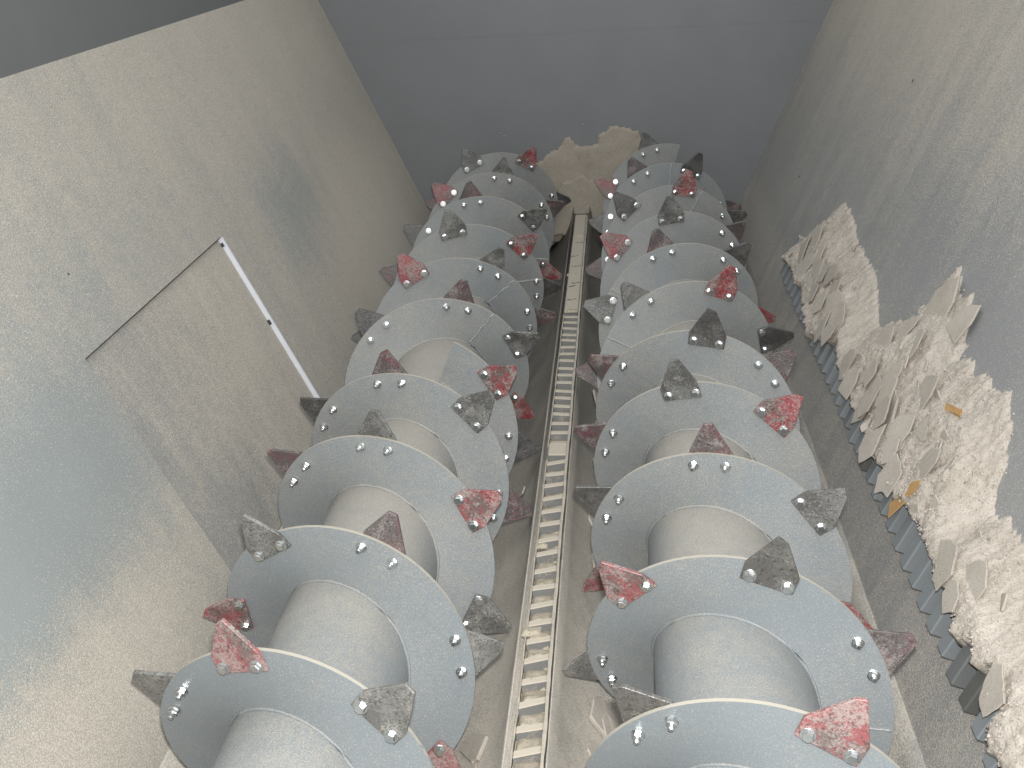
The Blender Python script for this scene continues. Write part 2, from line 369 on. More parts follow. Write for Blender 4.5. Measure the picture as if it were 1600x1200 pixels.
# ------------------------------------------------------------------ toothed bar on the ridge between the augers
bar = tag(empty('toothed_bar', (0.006, 3.3, -0.085)), 'long narrow dust filled ladder bar on the ridge between the two augers', 'bar')
def bpart(name, x0, x1, y0, y1, z0, z1, mat=None, bev=0.0015, skew=0.0, lab=None):
    V, F = box_vf(x0, x1, y0, y1, z0, z1)
    V = [(x, y + skew * (x / 0.035), z) for x, y, z in V]
    me = bevelled(name, V, F, bev); me.materials.append(mat or M['bar'])
    o = link(name, me, bar); o.matrix_parent_inverse = Matrix.Translation((-0.006, -3.3, 0.085))
    o.matrix_basis = Matrix.Translation((0.006, 0, 0))
    if lab: o['label'] = lab
    return o
bpart('base_strip', -0.033, 0.034, 0.6, 5.36, -0.085, -0.060)
bpart('cover_strip', -0.031, 0.026, 3.97, 5.34, -0.059, -0.028, None, 0.004, 0, 'smooth dust covered far length of the bar')
def rail(x0, x1, y0, y1, z1, amp, gaps=0.0):
    n = int((y1 - y0) / 0.012); V, F = [], []
    for i in range(n + 1):
        y = y0 + (y1 - y0) * i / n
        q = mn.noise(Vector((y * 21, x0 * 50, 3))) + 0.6 * mn.noise(Vector((y * 60, x0 * 50, 7)))
        top = z1 + amp * q; w0 = 0.0022 * mn.noise(Vector((y * 33, x1 * 70, 1))); dx = 0.002 * mn.noise(Vector((y * 6, x1 * 70, 4)))
        V += [(x0 + dx - w0, y, -0.0585), (x1 + dx + w0, y, -0.0585), (x1 + dx + w0 * 0.5, y, top - 0.002), ((x0 + x1) / 2 + dx, y, top), (x0 + dx - w0 * 0.5, y, top - 0.002)]
    for i in range(n):
        a, b = i * 5, i * 5 + 5
        for k in range(5): F.append((a + k, a + (k + 1) % 5, b + (k + 1) % 5, b + k)[::-1])
    F.append((0, 1, 2, 3, 4)); F.append(tuple(n * 5 + k for k in range(5))[::-1])
    o = mesh('side_rail', V, F, M['bar'], bar); o.matrix_parent_inverse = Matrix.Translation((-0.006, -3.3, 0.085)); o.matrix_basis = Matrix.Translation((0.006, 0, 0))
    bm = bmesh.new(); bm.from_mesh(o.data); bmesh.ops.recalc_face_normals(bm, faces=bm.faces); bm.to_mesh(o.data); bm.free()
rail(0.0275, 0.0345, 2.862, 5.30, -0.022, 0.0035)
rail(0.0275, 0.0345, 0.6, 2.858, -0.020, 0.003)
rail(-0.0335, -0.029, 2.862, 3.965, -0.036, 0.004)
rail(-0.0335, -0.029, 0.6, 2.78, -0.038, 0.006)
bpart('joint_plate', -0.0285, 0.027, 2.80, 2.875, -0.0595, -0.030, None, 0.003)
y = 3.935; rungs = []
while y > 2.90: rungs.append((y, -0.0035)); y -= 0.0615
y = 2.765
while y > 0.75: rungs.append((y, 0.010)); y -= 0.0685
for i, (y, sk) in enumerate(rungs):
    j = rnd.uniform(-0.004, 0.004)
    bpart('rung', -0.0285, 0.027, y - 0.010 + j, y + 0.010 + j, -0.0595, -0.033 + rnd.uniform(-0.003, 0.002), None, 0.002, sk + rnd.uniform(-.003, .003))
for yc, xa, xb in ((4.66, -0.028, 0.004), (4.52, -0.020, 0.020), (4.30, -0.012, 0.022), (4.26, -0.024, 0.006), (4.86, -0.010, 0.022), (4.10, -0.022, 0.012)):
    pts = [Vector((0.006 + xa + (xb - xa) * t / 8, yc + 0.012 * mn.noise(Vector((yc * 9, t * 0.8, 2))) + 0.010 * t / 8, -0.0278)) for t in range(9)]
    o = tube_path('crack', pts, 0.0019, M['mark_shade'], bar, 5, 0.5); o.matrix_parent_inverse = Matrix.Translation((-0.006, -3.3, 0.085))
for yc, xc, rr in ((4.42, -0.016, 0.022), (4.97, 0.006, 0.018), (3.985, 0.0, 0.024), (1.98, -0.020, 0.022), (2.33, -0.016, 0.014)):
    o = lump('dust_lump', bar, 0.006 + xc, yc, -0.030 if yc > 3.9 else -0.040, rr, rr * 0.8, 0.012, M['bar_dust'], seed=yc, amp=0.5); o.matrix_parent_inverse = Matrix.Translation((-0.006, -3.3, 0.085))
# loose dust lying in the cells, fuller towards the near end
for i in range(len(rungs) - 1):
    y0, y1 = rungs[i][0], rungs[i + 1][0]
    if y0 - y1 > 0.08: continue
    fill = max(0.0, min(1.0, (2.75 - y1) / 0.9)) if y1 < 2.8 else 0.10
    h = 0.012 + 0.020 * fill + rnd.uniform(-0.004, 0.005)
    o = lump('dust_fill', bar, 0.005, (y0 + y1) / 2 - 0.004, -0.0595, 0.0275, (y0 - y1) / 2 + 0.006 * (fill > 0.3) - 0.004, max(0.004, h), M['bar_dust'], seed=i * 3.1, amp=0.4)
    o.matrix_parent_inverse = Matrix.Translation((-0.006, -3.3, 0.085))

# ------------------------------------------------------------------ augers
KS = [-0.75 + 0.25 * i for i in range(27)]
COR = {
 'Ln': [-0.003, -0.0021, -0.0012, -0.0004, 0.0007, 0.0009, 0.0013, 0.0026, 0.0051, 0.0081, 0.0109, 0.0129, 0.0129, 0.0095, 0.0011, -0.0137, -0.0355, -0.062, -0.0905, -0.1183, -0.1435, -0.1668, -0.1886, -0.2094, -0.2295, -0.2494, -0.2692],
 'Lf': [-0.0086, -0.0082, -0.0077, -0.0072, -0.0067, -0.0061, -0.0053, -0.0043, -0.003, -0.0013, 0.0005, 0.0026, 0.0049, 0.0073, 0.0097, 0.0119, 0.0137, 0.0149, 0.0157, 0.016, 0.0159, 0.0154, 0.0146, 0.0136, 0.0125, 0.0114, 0.0103],
 'Rn': [-0.008, -0.0069, -0.0058, -0.0046, -0.0034, -0.0012, 0.0014, 0.0035, 0.0068, 0.011, 0.0151, 0.018, 0.0191, 0.0183, 0.0156, 0.0106, 0.003, -0.0071, -0.0195, -0.0338, -0.0489, -0.0631, -0.0766, -0.0896, -0.1024, -0.115, -0.1275],
 'Rf': [0.013, 0.0114, 0.0099, 0.0083, 0.0064, 0.0043, 0.0025, 0.0012, 0.0006, 0.0003, 0.0, -0.0009, -0.0023, -0.0041, -0.0063, -0.0085, -0.0107, -0.0128, -0.0149, -0.0169, -0.0188, -0.0206, -0.0224, -0.0241, -0.0257, -0.0272, -0.0288]}
Y0 = {'Ln': 1.4846, 'Rn': 1.3718, 'Lf': 3.2704, 'Rf': 3.3602}; PIT = {'n': 0.4012, 'f': 0.4157}
def hy(key, s):
    c = COR[key]; t = (s + 0.75) / 0.25
    i = int(math.floor(t)); i = max(0, min(len(c) - 2, i)); q = max(0.0, min(1.0, t - i))
    return Y0[key] + PIT[key[1]] * s + c[i] * (1 - q) + c[i + 1] * q
def hs(key, turn, deg): return (turn - 1) + (-1 if key[1] == 'n' else 1) * deg / 360.0
RI, RO, TF = 0.150, 0.300, 0.008
RS = 0.158                                # shaft radius
def flight(key, s0, s1, parent):
    sg = -1 if key[1] == 'n' else 1
    x0 = -AX if key[0] == 'L' else AX
    n = int((s1 - s0) * 72); V, F, idx = [], [], []
    rad = [RI, 0.19, 0.23, 0.265, RO]; k = len(rad)
    for j in range(n + 1):
        s = s0 + (s1 - s0) * j / n; th = sg * s * 2 * PI; y = hy(key, s)
        wob = 0.0015 * mn.noise(Vector((s * 3.1, x0 * 9, 1.0)))
        for d in (-TF / 2, TF / 2):
            for r in rad: V.append((x0 + r * math.sin(th), y + d + wob * (r - RI) / 0.15 * 2, r * math.cos(th)))
    for j in range(n):
        a, b = j * 2 * k, (j + 1) * 2 * k
        for i in range(k - 1):
            F.append((a + i, a + i + 1, b + i + 1, b + i)); idx.append(0)
            F.append((a + k + i, b + k + i, b + k + i + 1, a + k + i + 1)); idx.append(0)
        F.append((a + k - 1, a + 2 * k - 1, b + 2 * k - 1, b + k - 1)); idx.append(1)
    for a, fl in ((0, False), (n * 2 * k, True)):
        for i in range(k - 1): F.append((a + i, a + k + i, a + k + i + 1, a + i + 1)); idx.append(1)
    o = mesh('flight', V, F, [M['au'], M['rim']], parent, True, idx)
    bm = bmesh.new(); bm.from_mesh(o.data); bmesh.ops.recalc_face_normals(bm, faces=bm.faces)
    for e in bm.edges:
        if len(e.link_faces) == 2 and e.calc_face_angle(0) > 0.7: e.smooth = False
    bm.to_mesh(o.data); bm.free()
    return o
def hpt(key, s, r, dy=0.0):
    sg = -1 if key[1] == 'n' else 1; x0 = -AX if key[0] == 'L' else AX; th = sg * s * 2 * PI
    return Vector((x0 + r * math.sin(th), hy(key, s) + dy, r * math.cos(th)))
def shaft(side, parent):
    x0 = -AX if side == 'L' else AX; V, F = [], []; seg = 72; ys = [0.3 + (YE - 0.004 - 0.3) * i / 20 for i in range(21)]
    for y in ys:
        for k in range(seg): V.append((x0 + RS * math.sin(2 * PI * k / seg), y, RS * math.cos(2 * PI * k / seg)))
    for j in range(len(ys) - 1):
        for k in range(seg):
            F.append((j * seg + k, j * seg + (k + 1) % seg, (j + 1) * seg + (k + 1) % seg, (j + 1) * seg + k))
    F.append(tuple(range(seg))[::-1]); F.append(tuple((len(ys) - 1) * seg + k for k in range(seg)))
    o = mesh('shaft', V, F, M['au'], parent, True)
    bm = bmesh.new(); bm.from_mesh(o.data); bmesh.ops.recalc_face_normals(bm, faces=bm.faces)
    for e in bm.edges:
        if len(e.link_faces) == 2 and e.calc_face_angle(0) > 0.7: e.smooth = False
    bm.to_mesh(o.data); bm.free()
    return o
# tooth plate: x tangential, y radial (measured from the axis), z out of the flight face
def tooth_mesh(name, mat, v):
    q = random.Random(v * 13 + 5); j = lambda a: q.uniform(-a, a)
    P = [(-0.052 + j(.002), 0.256), (0.052 + j(.002), 0.256 + j(.002)), (0.053 + j(.002), 0.295 + j(.003)), (0.013 + j(.003), 0.371 + j(.004)), (-0.010 + j(.003), 0.372 + j(.004)), (-0.054 + j(.002), 0.293 + j(.003))]
    if v % 3 == 1: P[4] = (P[4][0] + 0.004, P[4][1] - 0.008)
    if v % 4 == 2: P[3] = (P[3][0] + 0.003, P[3][1] - 0.010)
    if v == 5: P[2] = (P[2][0] - 0.006, P[2][1] + 0.006)
    h = 0.0085; V = [(x, y, 0.0) for x, y in P] + [(x, y, h) for x, y in P]
    F = [(5, 4, 3, 2, 1, 0), (6, 7, 8, 9, 10, 11)] + [(i, (i + 1) % 6, 6 + (i + 1) % 6, 6 + i) for i in range(6)]
    me = bevelled(name, V, F, 0.0013); me.materials.append(mat); return me
TM = {c: [tooth_mesh('tooth_' + c, M[c], i) for i in range(6)] for c in ('red', 'grey', 'black', 'purple')}
def bolt_mesh():
    """hex head with washer above z=0 side 'a', nut with stud on side 'b'; origin at the plate face on each side"""
    def lathe(bm, prof, seg, z0=0.0, flat=False):
        rings = []
        for r, z in prof: rings.append([bm.verts.new((r * math.cos(2 * PI * k / seg), r * math.sin(2 * PI * k / seg), z + z0)) for k in range(seg)])
        for a, b in zip(rings, rings[1:]):
            for k in range(seg): bm.faces.new((a[k], a[(k + 1) % seg], b[(k + 1) % seg], b[k]))
        bm.faces.new(rings[-1]); bm.faces.new(rings[0][::-1])
    out = []
    bm = bmesh.new()
    lathe(bm, [(0.0135, 0), (0.0135, 0.002), (0.0125, 0.0026)], 18); lathe(bm, [(0.0103, 0.0026), (0.0103, 0.0085), (0.0085, 0.0102)], 6)
    me = bpy.data.meshes.new('bolt_head'); bmesh.ops.recalc_face_normals(bm, faces=bm.faces); bm.to_mesh(me); bm.free(); me.materials.append(M['bolt']); out.append(me)
    bm = bmesh.new()
    lathe(bm, [(0.0125, 0), (0.0125, 0.0016), (0.0115, 0.0022)], 18); lathe(bm, [(0.0098, 0.0022), (0.0100, 0.009), (0.0086, 0.0108)], 6); lathe(bm, [(0.0056, 0.0108), (0.0056, 0.0185), (0.0040, 0.0205)], 10)
    me = bpy.data.meshes.new('bolt_nut'); bmesh.ops.recalc_face_normals(bm, faces=bm.faces); bm.to_mesh(me); bm.free(); me.materials.append(M['bolt']); out.append(me)
    return out
HEAD, NUT = bolt_mesh()
WORDS = {'red': 'worn red painted tooth plate', 'grey': 'scuffed grey tooth plate', 'black': 'dark steel tooth plate with shade in its colour', 'purple': 'dark tooth plate with traces of red paint'}
def tooth(key, turn, deg, face, col, parent):
    sg = -1 if key[1] == 'n' else 1; s = hs(key, turn, deg); th = math.radians(deg); rm = 0.285
    er = Vector((math.sin(th), 0, math.cos(th)))
    p0 = hpt(key, s - 0.01, rm); p1 = hpt(key, s + 0.01, rm)
    et = (p1 - p0).normalized() * sg                       # tangent towards growing angle
    er = (er - et * er.dot(et)).normalized()
    nz = et.cross(er).normalized()
    if nz.y > 0: nz = -nz                                   # towards the near end
    if face == 'b': nz = -nz
    ex = er.cross(nz).normalized()                          # keeps a right handed frame
    x0 = -AX if key[0] == 'L' else AX
    org = Vector((x0, hy(key, s), 0)) + nz * (TF / 2 + 0.0008)
    mt = Matrix((ex, er, nz)).transposed().to_4x4(); mt.translation = org
    o = link('tooth', rnd.choice(TM[col]), parent); o.matrix_basis = mt; o['label'] = WORDS[col] + (' on the near face of the flight' if face == 'f' else ' on the far face of the flight')
    for d in (-7.8, 7.8):
        a = math.radians(d); lx, ly = 0.272 * math.sin(a), 0.272 * math.cos(a)
        rot = Matrix.Rotation(rnd.uniform(0, PI), 4, 'Z')
        # head on the plate, nut on the other side of the flight
        h = link('bolt_head', HEAD, o); h.matrix_parent_inverse = Matrix(); h.matrix_basis = Matrix.Translation((lx, ly, 0.0087)) @ rot
        h = link('bolt_nut', NUT, o); h.matrix_parent_inverse = Matrix(); h.matrix_basis = Matrix.Translation((lx, ly, -TF - 0.0014)) @ Matrix.Rotation(PI, 4, 'X') @ rot
    return o
TEETH = {
 'Ln': [(1,-62,'b','grey'),(1,-15,'f','red'),(1,43.5,'f','grey'),(1,98,'b','grey'),(2,-89,'f','red'),(2,-33,'f','grey'),(2,22.4,'b','purple'),(2,81.7,'b','grey'),(2,135,'f','red'),
        (3,-51.5,'b','purple'),(3,2.1,'b','grey'),(3,61.8,'f','red'),(3,117.6,'f','grey'),(4,-58.3,'b','black'),(4,-5.6,'b','purple'),(4,46,'f','grey'),(4,104.5,'b','purple'),
        (5,56.7,'f','red'),(5,101,'b','black'),(1,-128,'f','red')],
 'Lf': [(1,-40.6,'b','black'),(1,17.4,'b','purple'),(1,68.5,'f','grey'),(1,124,'f','red'),(2,-83,'b','black'),(2,-27.1,'f','red'),(2,31,'b','grey'),(2,86,'b','purple'),
        (3,-66,'b','purple'),(3,-8.9,'f','grey'),(3,49.1,'f','red'),(3,92.9,'b','black'),(4,-58.5,'b','black'),(4,-3.9,'b','purple'),(4,52.4,'f','grey'),(4,109,'f','red'),
        (5,-42.4,'f','red'),(5,14.8,'b','grey'),(5,71.9,'b','purple'),(6,-78,'b','purple'),(6,-24.9,'f','grey'),(6,32.2,'f','red'),(6,88,'b','black')],
 'Rn': [(1,-38.8,'b','black'),(1,22.7,'f','red'),(1,80,'b','grey'),(2,-105.5,'b','grey'),(2,-46.8,'f','red'),(2,13.3,'f','black'),(2,64.2,'b','purple'),
        (3,-118,'b','red'),(3,-64.5,'b','black'),(3,-3.8,'b','purple'),(3,49.7,'f','grey'),(3,106,'f','red'),(4,-71,'b','purple'),(4,-12.3,'f','grey'),(4,39.7,'f','red'),
        (5,-59,'b','purple'),(5,6.7,'f','black'),(5,48.8,'b','purple')],
 'Rf': [(1,-86,'b','purple'),(1,-33.5,'b','grey'),(1,23,'f','red'),(1,78.8,'f','black'),(2,-72.4,'f','grey'),(2,-13.7,'b','purple'),(2,43.2,'b','black'),(2,98,'b','red'),
        (3,-51.2,'f','red'),(3,-3.1,'f','grey'),(3,52.8,'b','purple'),(4,-96,'b','purple'),(4,-39.7,'f','black'),(4,12.4,'f','red'),(4,67,'b','black'),(5,-81,'b','black'),
        (5,-25.7,'b','purple'),(5,25.4,'f','black'),(5,82,'b','purple'),(6,-68,'f','red'),(6,-13,'b','grey')]}
RANGE = {'Ln': (-1.7, 3.936), 'Lf': (-0.42, 5.50), 'Rn': (-1.7, 4.36), 'Rf': (-0.318, 5.049)}
def auger(side, label):
    root = tag(empty('auger', ((-AX if side == 'L' else AX), 3.0, 0)), label, 'auger', 'the two toothed augers')
    bpy.context.view_layer.update()
    par = []
    par.append(shaft(side, root))
    for k in ('n', 'f'):
        key = side + k; s0, s1 = RANGE[key]
        par.append(flight(key, s0, s1, root))
        nn = int((s1 - s0) * 48)
        par.append(tube_path('weld_seam', [hpt(key, s0 + (s1 - s0) * i / nn, RS + 0.0015, -TF / 2 - 0.001) for i in range(nn + 1)], 0.0038, M['au'], root, 6, 0.25))
        for t in TEETH[key]: par.append(tooth(key, *t, root))
    # radial butt welds where flight segments were joined
    for key, turn, deg in ((('Lf', 1, 41), ('Lf', 2, 50), ('Lf', 3, 84), ('Lf', 4, 96), ('Ln', 3, 140)) if side == 'L' else (('Rf', 1, -62), ('Rf', 2, -58), ('Rf', 5, 5), ('Rf', 4, 28), ('Rn', 2, 95))):
        s = hs(key, turn, deg)
        par.append(tube_path('weld_seam', [hpt(key, s + 0.004 * mn.noise(Vector((r * 40, turn, deg))), r, -TF / 2 - 0.0005) for r in [0.165 + 0.0088 * i for i in range(16)]], 0.0028, M['weld'], root, 6, 0.4))
    inv = Matrix.Translation((AX if side == 'L' else -AX, -3.0, 0))
    for o in par: o.matrix_parent_inverse = inv
    return root
auger('L', 'left grey toothed screw auger with bolted red and dark teeth')
auger('R', 'right grey toothed screw auger with bolted red and dark teeth, beside the dust heap')

# ------------------------------------------------------------------ comb of steel blocks along the right wall
NR = Vector((-1, 0, K)).normalized(); UR = Vector((K, 0, 1)).normalized()
def rpt(y, z, h=0.0): return Vector((wx(1, z), y, z)) + NR * h
comb = tag(empty('comb', rpt(2.9, 0.08)), 'row of blue grey steel blocks sticking out under the dust heap on the right wall', 'comb')
V, F = box_vf(-0.0195, 0.0195, -0.004, 0.17, 0.0, 0.046)
cme = bevelled('block', V, F, 0.003); cme.materials.append(M['comb'])
y = 4.15; k = 0
while y > 1.0:
    o = link('block', cme, comb)
    mt = Matrix((Vector((0, -1, 0)), UR, NR)).transposed().to_4x4()
    if mt.to_3x3().determinant() < 0: mt = Matrix((Vector((0, 1, 0)), UR, NR)).transposed().to_4x4()
    mt.translation = rpt(y, 0.022 + rnd.uniform(-0.004, 0.004), 0.0005)
    o.matrix_parent_inverse = Matrix.Translation(-comb.location); o.matrix_basis = mt @ Matrix.Rotation(rnd.uniform(-0.03, 0.03), 4, 'Z')
    y -= 0.0775 + rnd.uniform(-0.002, 0.002)

# ------------------------------------------------------------------ heap of caked dust on the comb
UPP = [(4.305, 0.047), (3.966, 0.379), (3.761, 0.369), (3.637, 0.336), (3.499, 0.329), (3.36, 0.334), (3.217, 0.295), (3.128, 0.257), (3.068, 0.241), (2.951, 0.311), (2.853, 0.356), (2.872, 0.378), (2.804, 0.432), (2.818, 0.475), (2.786, 0.53), (2.685, 0.483), (2.631, 0.499), (2.568, 0.449), (2.518, 0.417), (2.521, 0.38), (2.444, 0.404), (2.401, 0.391), (2.334, 0.415), (2.29, 0.411), (2.217, 0.427), (2.164, 0.406), (2.097, 0.358), (2.135, 0.381), (2.07, 0.333), (2.046, 0.276), (2.002, 0.246), (1.953, 0.27), (1.858, 0.27), (1.7, 0.25), (1.5, 0.27), (1.3, 0.22), (1.0, 0.18)]
LOP = [(4.058, 0.11), (3.878, 0.113), (3.713, 0.116), (3.496, 0.08), (3.413, 0.069), (3.15, 0.153), (3.031, 0.123), (2.948, 0.121), (2.809, 0.109), (2.674, 0.115), (2.606, 0.106), (2.592, 0.094), (2.493, 0.097), (2.394, 0.111), (2.333, 0.098), (2.192, 0.112), (2.117, 0.114), (2.039, 0.113), (1.969, 0.102), (1.92, 0.101), (1.861, 0.115), (1.769, 0.079), (1.713, 0.111), (1.674, 0.095), (1.624, 0.13), (1.584, 0.098), (1.545, 0.113), (1.536, 0.081), (1.487, 0.054), (1.2, 0.08), (1.0, 0.09)]
LOP = [(y, z - 0.004 - 0.022 * max(0.0, min(1.0, (y - 2.1) / 0.7))) for y, z in LOP]
POLY = UPP + LOP[::-1]
def sdf(px, py):
    d = 1e9; ins = False; n = len(POLY); j = n - 1
    for i in range(n):
        ax, ay = POLY[i]; bx, by = POLY[j]
        ex, ey = bx - ax, by - ay; wx_, wy_ = px - ax, py - ay
        t = max(0.0, min(1.0, (wx_ * ex + wy_ * ey) / (ex * ex + ey * ey + 1e-12)))
        dx, dy = wx_ - ex * t, wy_ - ey * t; d = min(d, dx * dx + dy * dy)
        if (ay > py) != (by > py) and px < (bx - ax) * (py - ay) / (by - ay) + ax: ins = not ins
        j = i
    d = math.sqrt(d); return d if ins else -d
def d_up(px, py):
    d = 1e9
    for (ax, ay), (bx, by) in zip(UPP, UPP[1:]):
        ex, ey = bx - ax, by - ay
        t = max(0.0, min(1.0, ((px - ax) * ex + (py - ay) * ey) / (ex * ex + ey * ey + 1e-12)))
        d = min(d, (px - ax - ex * t) ** 2 + (py - ay - ey * t) ** 2)
    return math.sqrt(d)
def heap_h(y, z, d):
    t = max(0.0, min(1.0, (z - 0.09) / 0.34))
    base = 0.007 + (0.066 * (1 - t) ** 0.8 + 0.008) * min(1.0, d_up(y, z) / 0.10)
    N = mn.noise
    lum = 0.55 * N(Vector((y * 9, z * 9, 3))) + 0.45 * N(Vector((y * 23, z * 23, 8)))
    fine = N(Vector((y * 55, z * 55, 1))) * 0.0038 + N(Vector((y * 120, z * 120, 5))) * 0.0036
    e = min(1.0, d / (0.009 + 0.14 * base)); e = e * (2 - e)
    return (base * (1 + 0.20 * lum) + fine) * e
st = 0.0052
ny_, nz_ = int((4.34 - 1.0) / st), int((0.56 - 0.02) / st)
vid = {}; V, F = [], []
hcache = {}
for a in range(ny_ + 1):
    for b in range(nz_ + 1):
        y, z = 1.0 + a * st, 0.02 + b * st
        if z > 0.55: continue
        d = sdf(y, z) + 0.014 * mn.noise(Vector((y * 34, z * 11, 2))) + 0.009 * mn.noise(Vector((y * 85, z * 32, 4)))
        if d > -0.013:
            h = heap_h(y, z, max(d, 0.0)) + (0.0008 + d * 0.35 if d <= 0 else 0.0008)
            # clear of the steel blocks' lower ends
            vid[(a, b)] = len(V); V.append(tuple(rpt(y, z, h)))
for (a, b) in list(vid):
    q = [(a, b), (a + 1, b), (a + 1, b + 1), (a, b + 1)]
    if all(k in vid for k in q): F.append(tuple(vid[k] for k in q)[::-1])
heap = mesh('dust_heap', V, F, M['heap'], None, True)
tag(heap, 'heap of beige caked dust and broken crust lying on the right wall', 'dust heap')
# broken plates of crust
def flake_mesh(i, mat, n=18, r=1.0, thick=0.14, jag=0.2, elong=1.0):
    q = random.Random(100 + i); P = []
    ph = [q.uniform(0, 6.28) for _ in range(4)]
    nc = 6 + i % 3; cor = []
    for k in range(nc):
        a = 2 * PI * (k + q.uniform(-0.32, 0.32)) / nc; rr = r * (1 + q.uniform(-jag, jag) * 1.3); cor.append((rr * math.cos(a) * elong, rr * math.sin(a)))
    for k in range(nc):
        (x0, y0), (x1, y1) = cor[k], cor[(k + 1) % nc]
        for t in (0.0, 0.36, 0.68): P.append((x0 + (x1 - x0) * t + q.uniform(-.045, .045), y0 + (y1 - y0) * t + q.uniform(-.045, .045)))
    n = len(P)
    wv = lambda x, y: 0.035 * math.sin(1.6 * x + i) * math.cos(1.3 * y + i)
    V = [(x * 0.96, y * 0.96, -thick / 2 + wv(x, y)) for x, y in P] + [(x, y, thick * 0.2 + wv(x, y)) for x, y in P] + [(x * 0.94, y * 0.94, thick / 2 + wv(x, y)) for x, y in P] + [(0, 0, thick / 2 + wv(0, 0))]
    F = [tuple(range(n))[::-1]]
    for b in (0, n):
        for k in range(n): F.append((b + k, b + (k + 1) % n, b + n + (k + 1) % n, b + n + k))
    for k in range(n): F.append((2 * n + k, 2 * n + (k + 1) % n, 3 * n))
    me = bpy.data.meshes.new('flake'); me.from_pydata(V, [], F); me.materials.append(mat)
    me.update(); return me
FM = [flake_mesh(i, M['flake'], 15 + i % 5, 1.0, 0.15, (0.12, 0.25, 0.3, 0.2, 0.32, 0.18, 0.06)[i % 7], (1.0, 1.3, 1.15, 2.1, 1.45, 1.1, 1.0)[i % 7]) for i in range(7)]
def wall_flake(y, z, h, r, k, tilt=0.35, ang=None, th=1.0):
    t = Matrix((Vector((0, -1, 0)), UR, NR)).transposed().to_4x4() if Matrix((Vector((0, -1, 0)), UR, NR)).determinant() > 0 else Matrix((Vector((0, 1, 0)), UR, NR)).transposed().to_4x4()
    t.translation = rpt(y, z, h)
    o = link('flake', FM[k % 7], heap)
    o.matrix_world = t @ Matrix.Rotation(ang if ang is not None else rnd.uniform(0, 6.28), 4, 'Z') @ Matrix.Rotation(rnd.uniform(-tilt, tilt), 4, 'X') @ Matrix.Rotation(rnd.uniform(-tilt, tilt), 4, 'Y') @ Matrix.Diagonal((r, r, r * th, 1))
    return o
# (y, z along the wall, size, shape, turn, lift) of the crust plates that can be told apart
FL = [(3.66, 0.185, .050, 1, 1.2, 0), (3.50, 0.235, .040, 3, 0.7, .006), (3.56, 0.150, .034, 5, 1.0, .004), (3.33, 0.19, .048, 1, 0.5, 0), (3.24, 0.185, .046, 2, 0.6, .004), (3.30, 0.125, .036, 4, 1.4, .006),
      (2.96, 0.150, .036, 3, 1.25, .004), (2.87, 0.262, .040, 1, 1.3, 0), (2.66, 0.345, .026, 3, -0.9, .012), (2.63, 0.245, .040, 3, 1.5, .012), (2.47, 0.295, .046, 1, 1.05, .005), (2.86, 0.130, .038, 1, 1.3, .004),
      (2.60, 0.222, .048, 0, 0.0, .012), (2.545, 0.185, .060, 6, 0.0, .002), (2.545, 0.192, .040, 2, 0.4, .016), (2.57, 0.455, .044, 1, 1.1, .002), (2.73, 0.44, .060, 1, 1.3, 0), (2.70, 0.125, .038, 1, 0.4, 0),
      (2.51, 0.12, .040, 4, 1.3, .004), (2.335, 0.247, .024, 3, 0.1, .012), (2.35, 0.118, .046, 2, 1.2, .003), (1.82, 0.185, .044, 0, 0.3, .002), (2.23, 0.215, .040, 3, 1.2, .006), (1.84, 0.13, .034, 6, 0.5, 0), (1.57, 0.125, .040, 5, 0.4, 0),
      (3.90, 0.225, .060, 1, 1.3, 0), (3.80, 0.16, .044, 3, 1.2, 0), (3.95, 0.17, .050, 4, 1.2, 0), (1.93, 0.15, .05, 0, 0.0, -.002),
      (3.60, 0.215, .036, 4, 0.9, .010), (3.43, 0.16, .034, 2, 0.3, .008), (3.40, 0.215, .040, 5, 1.2, .003), (3.20, 0.14, .034, 1, 0.8, .010), (2.78, 0.20, .036, 2, 1.0, .008), (2.72, 0.18, .040, 1, 0.6, .003), (2.66, 0.165, .034, 4, 1.3, .010), (2.44, 0.20, .040, 1, 1.2, .006), (2.42, 0.155, .034, 2, 0.4, .008), (3.74, 0.225, .040, 5, 1.4, .004), (2.81, 0.33, .036, 3, 1.2, .004)]
for i, (y, z, r, k, ang, lift) in enumerate(FL):
    d = max(0.012, sdf(y, z)); wall_flake(y, z, heap_h(y, z, d) + 0.004 + lift * 1.2, r * 1.12, k, 0.10, ang, 0.6)
for i in range(60):
    for _ in range(50):
        y, z = rnd.uniform(1.5, 4.2), rnd.uniform(0.09, 0.5)
        if sdf(y, z) > 0.02: break
    wall_flake(y, z, heap_h(y, z, sdf(y, z)) + 0.001, rnd.uniform(0.008, 0.02), rnd.randrange(7), 0.5, None, 1.5)
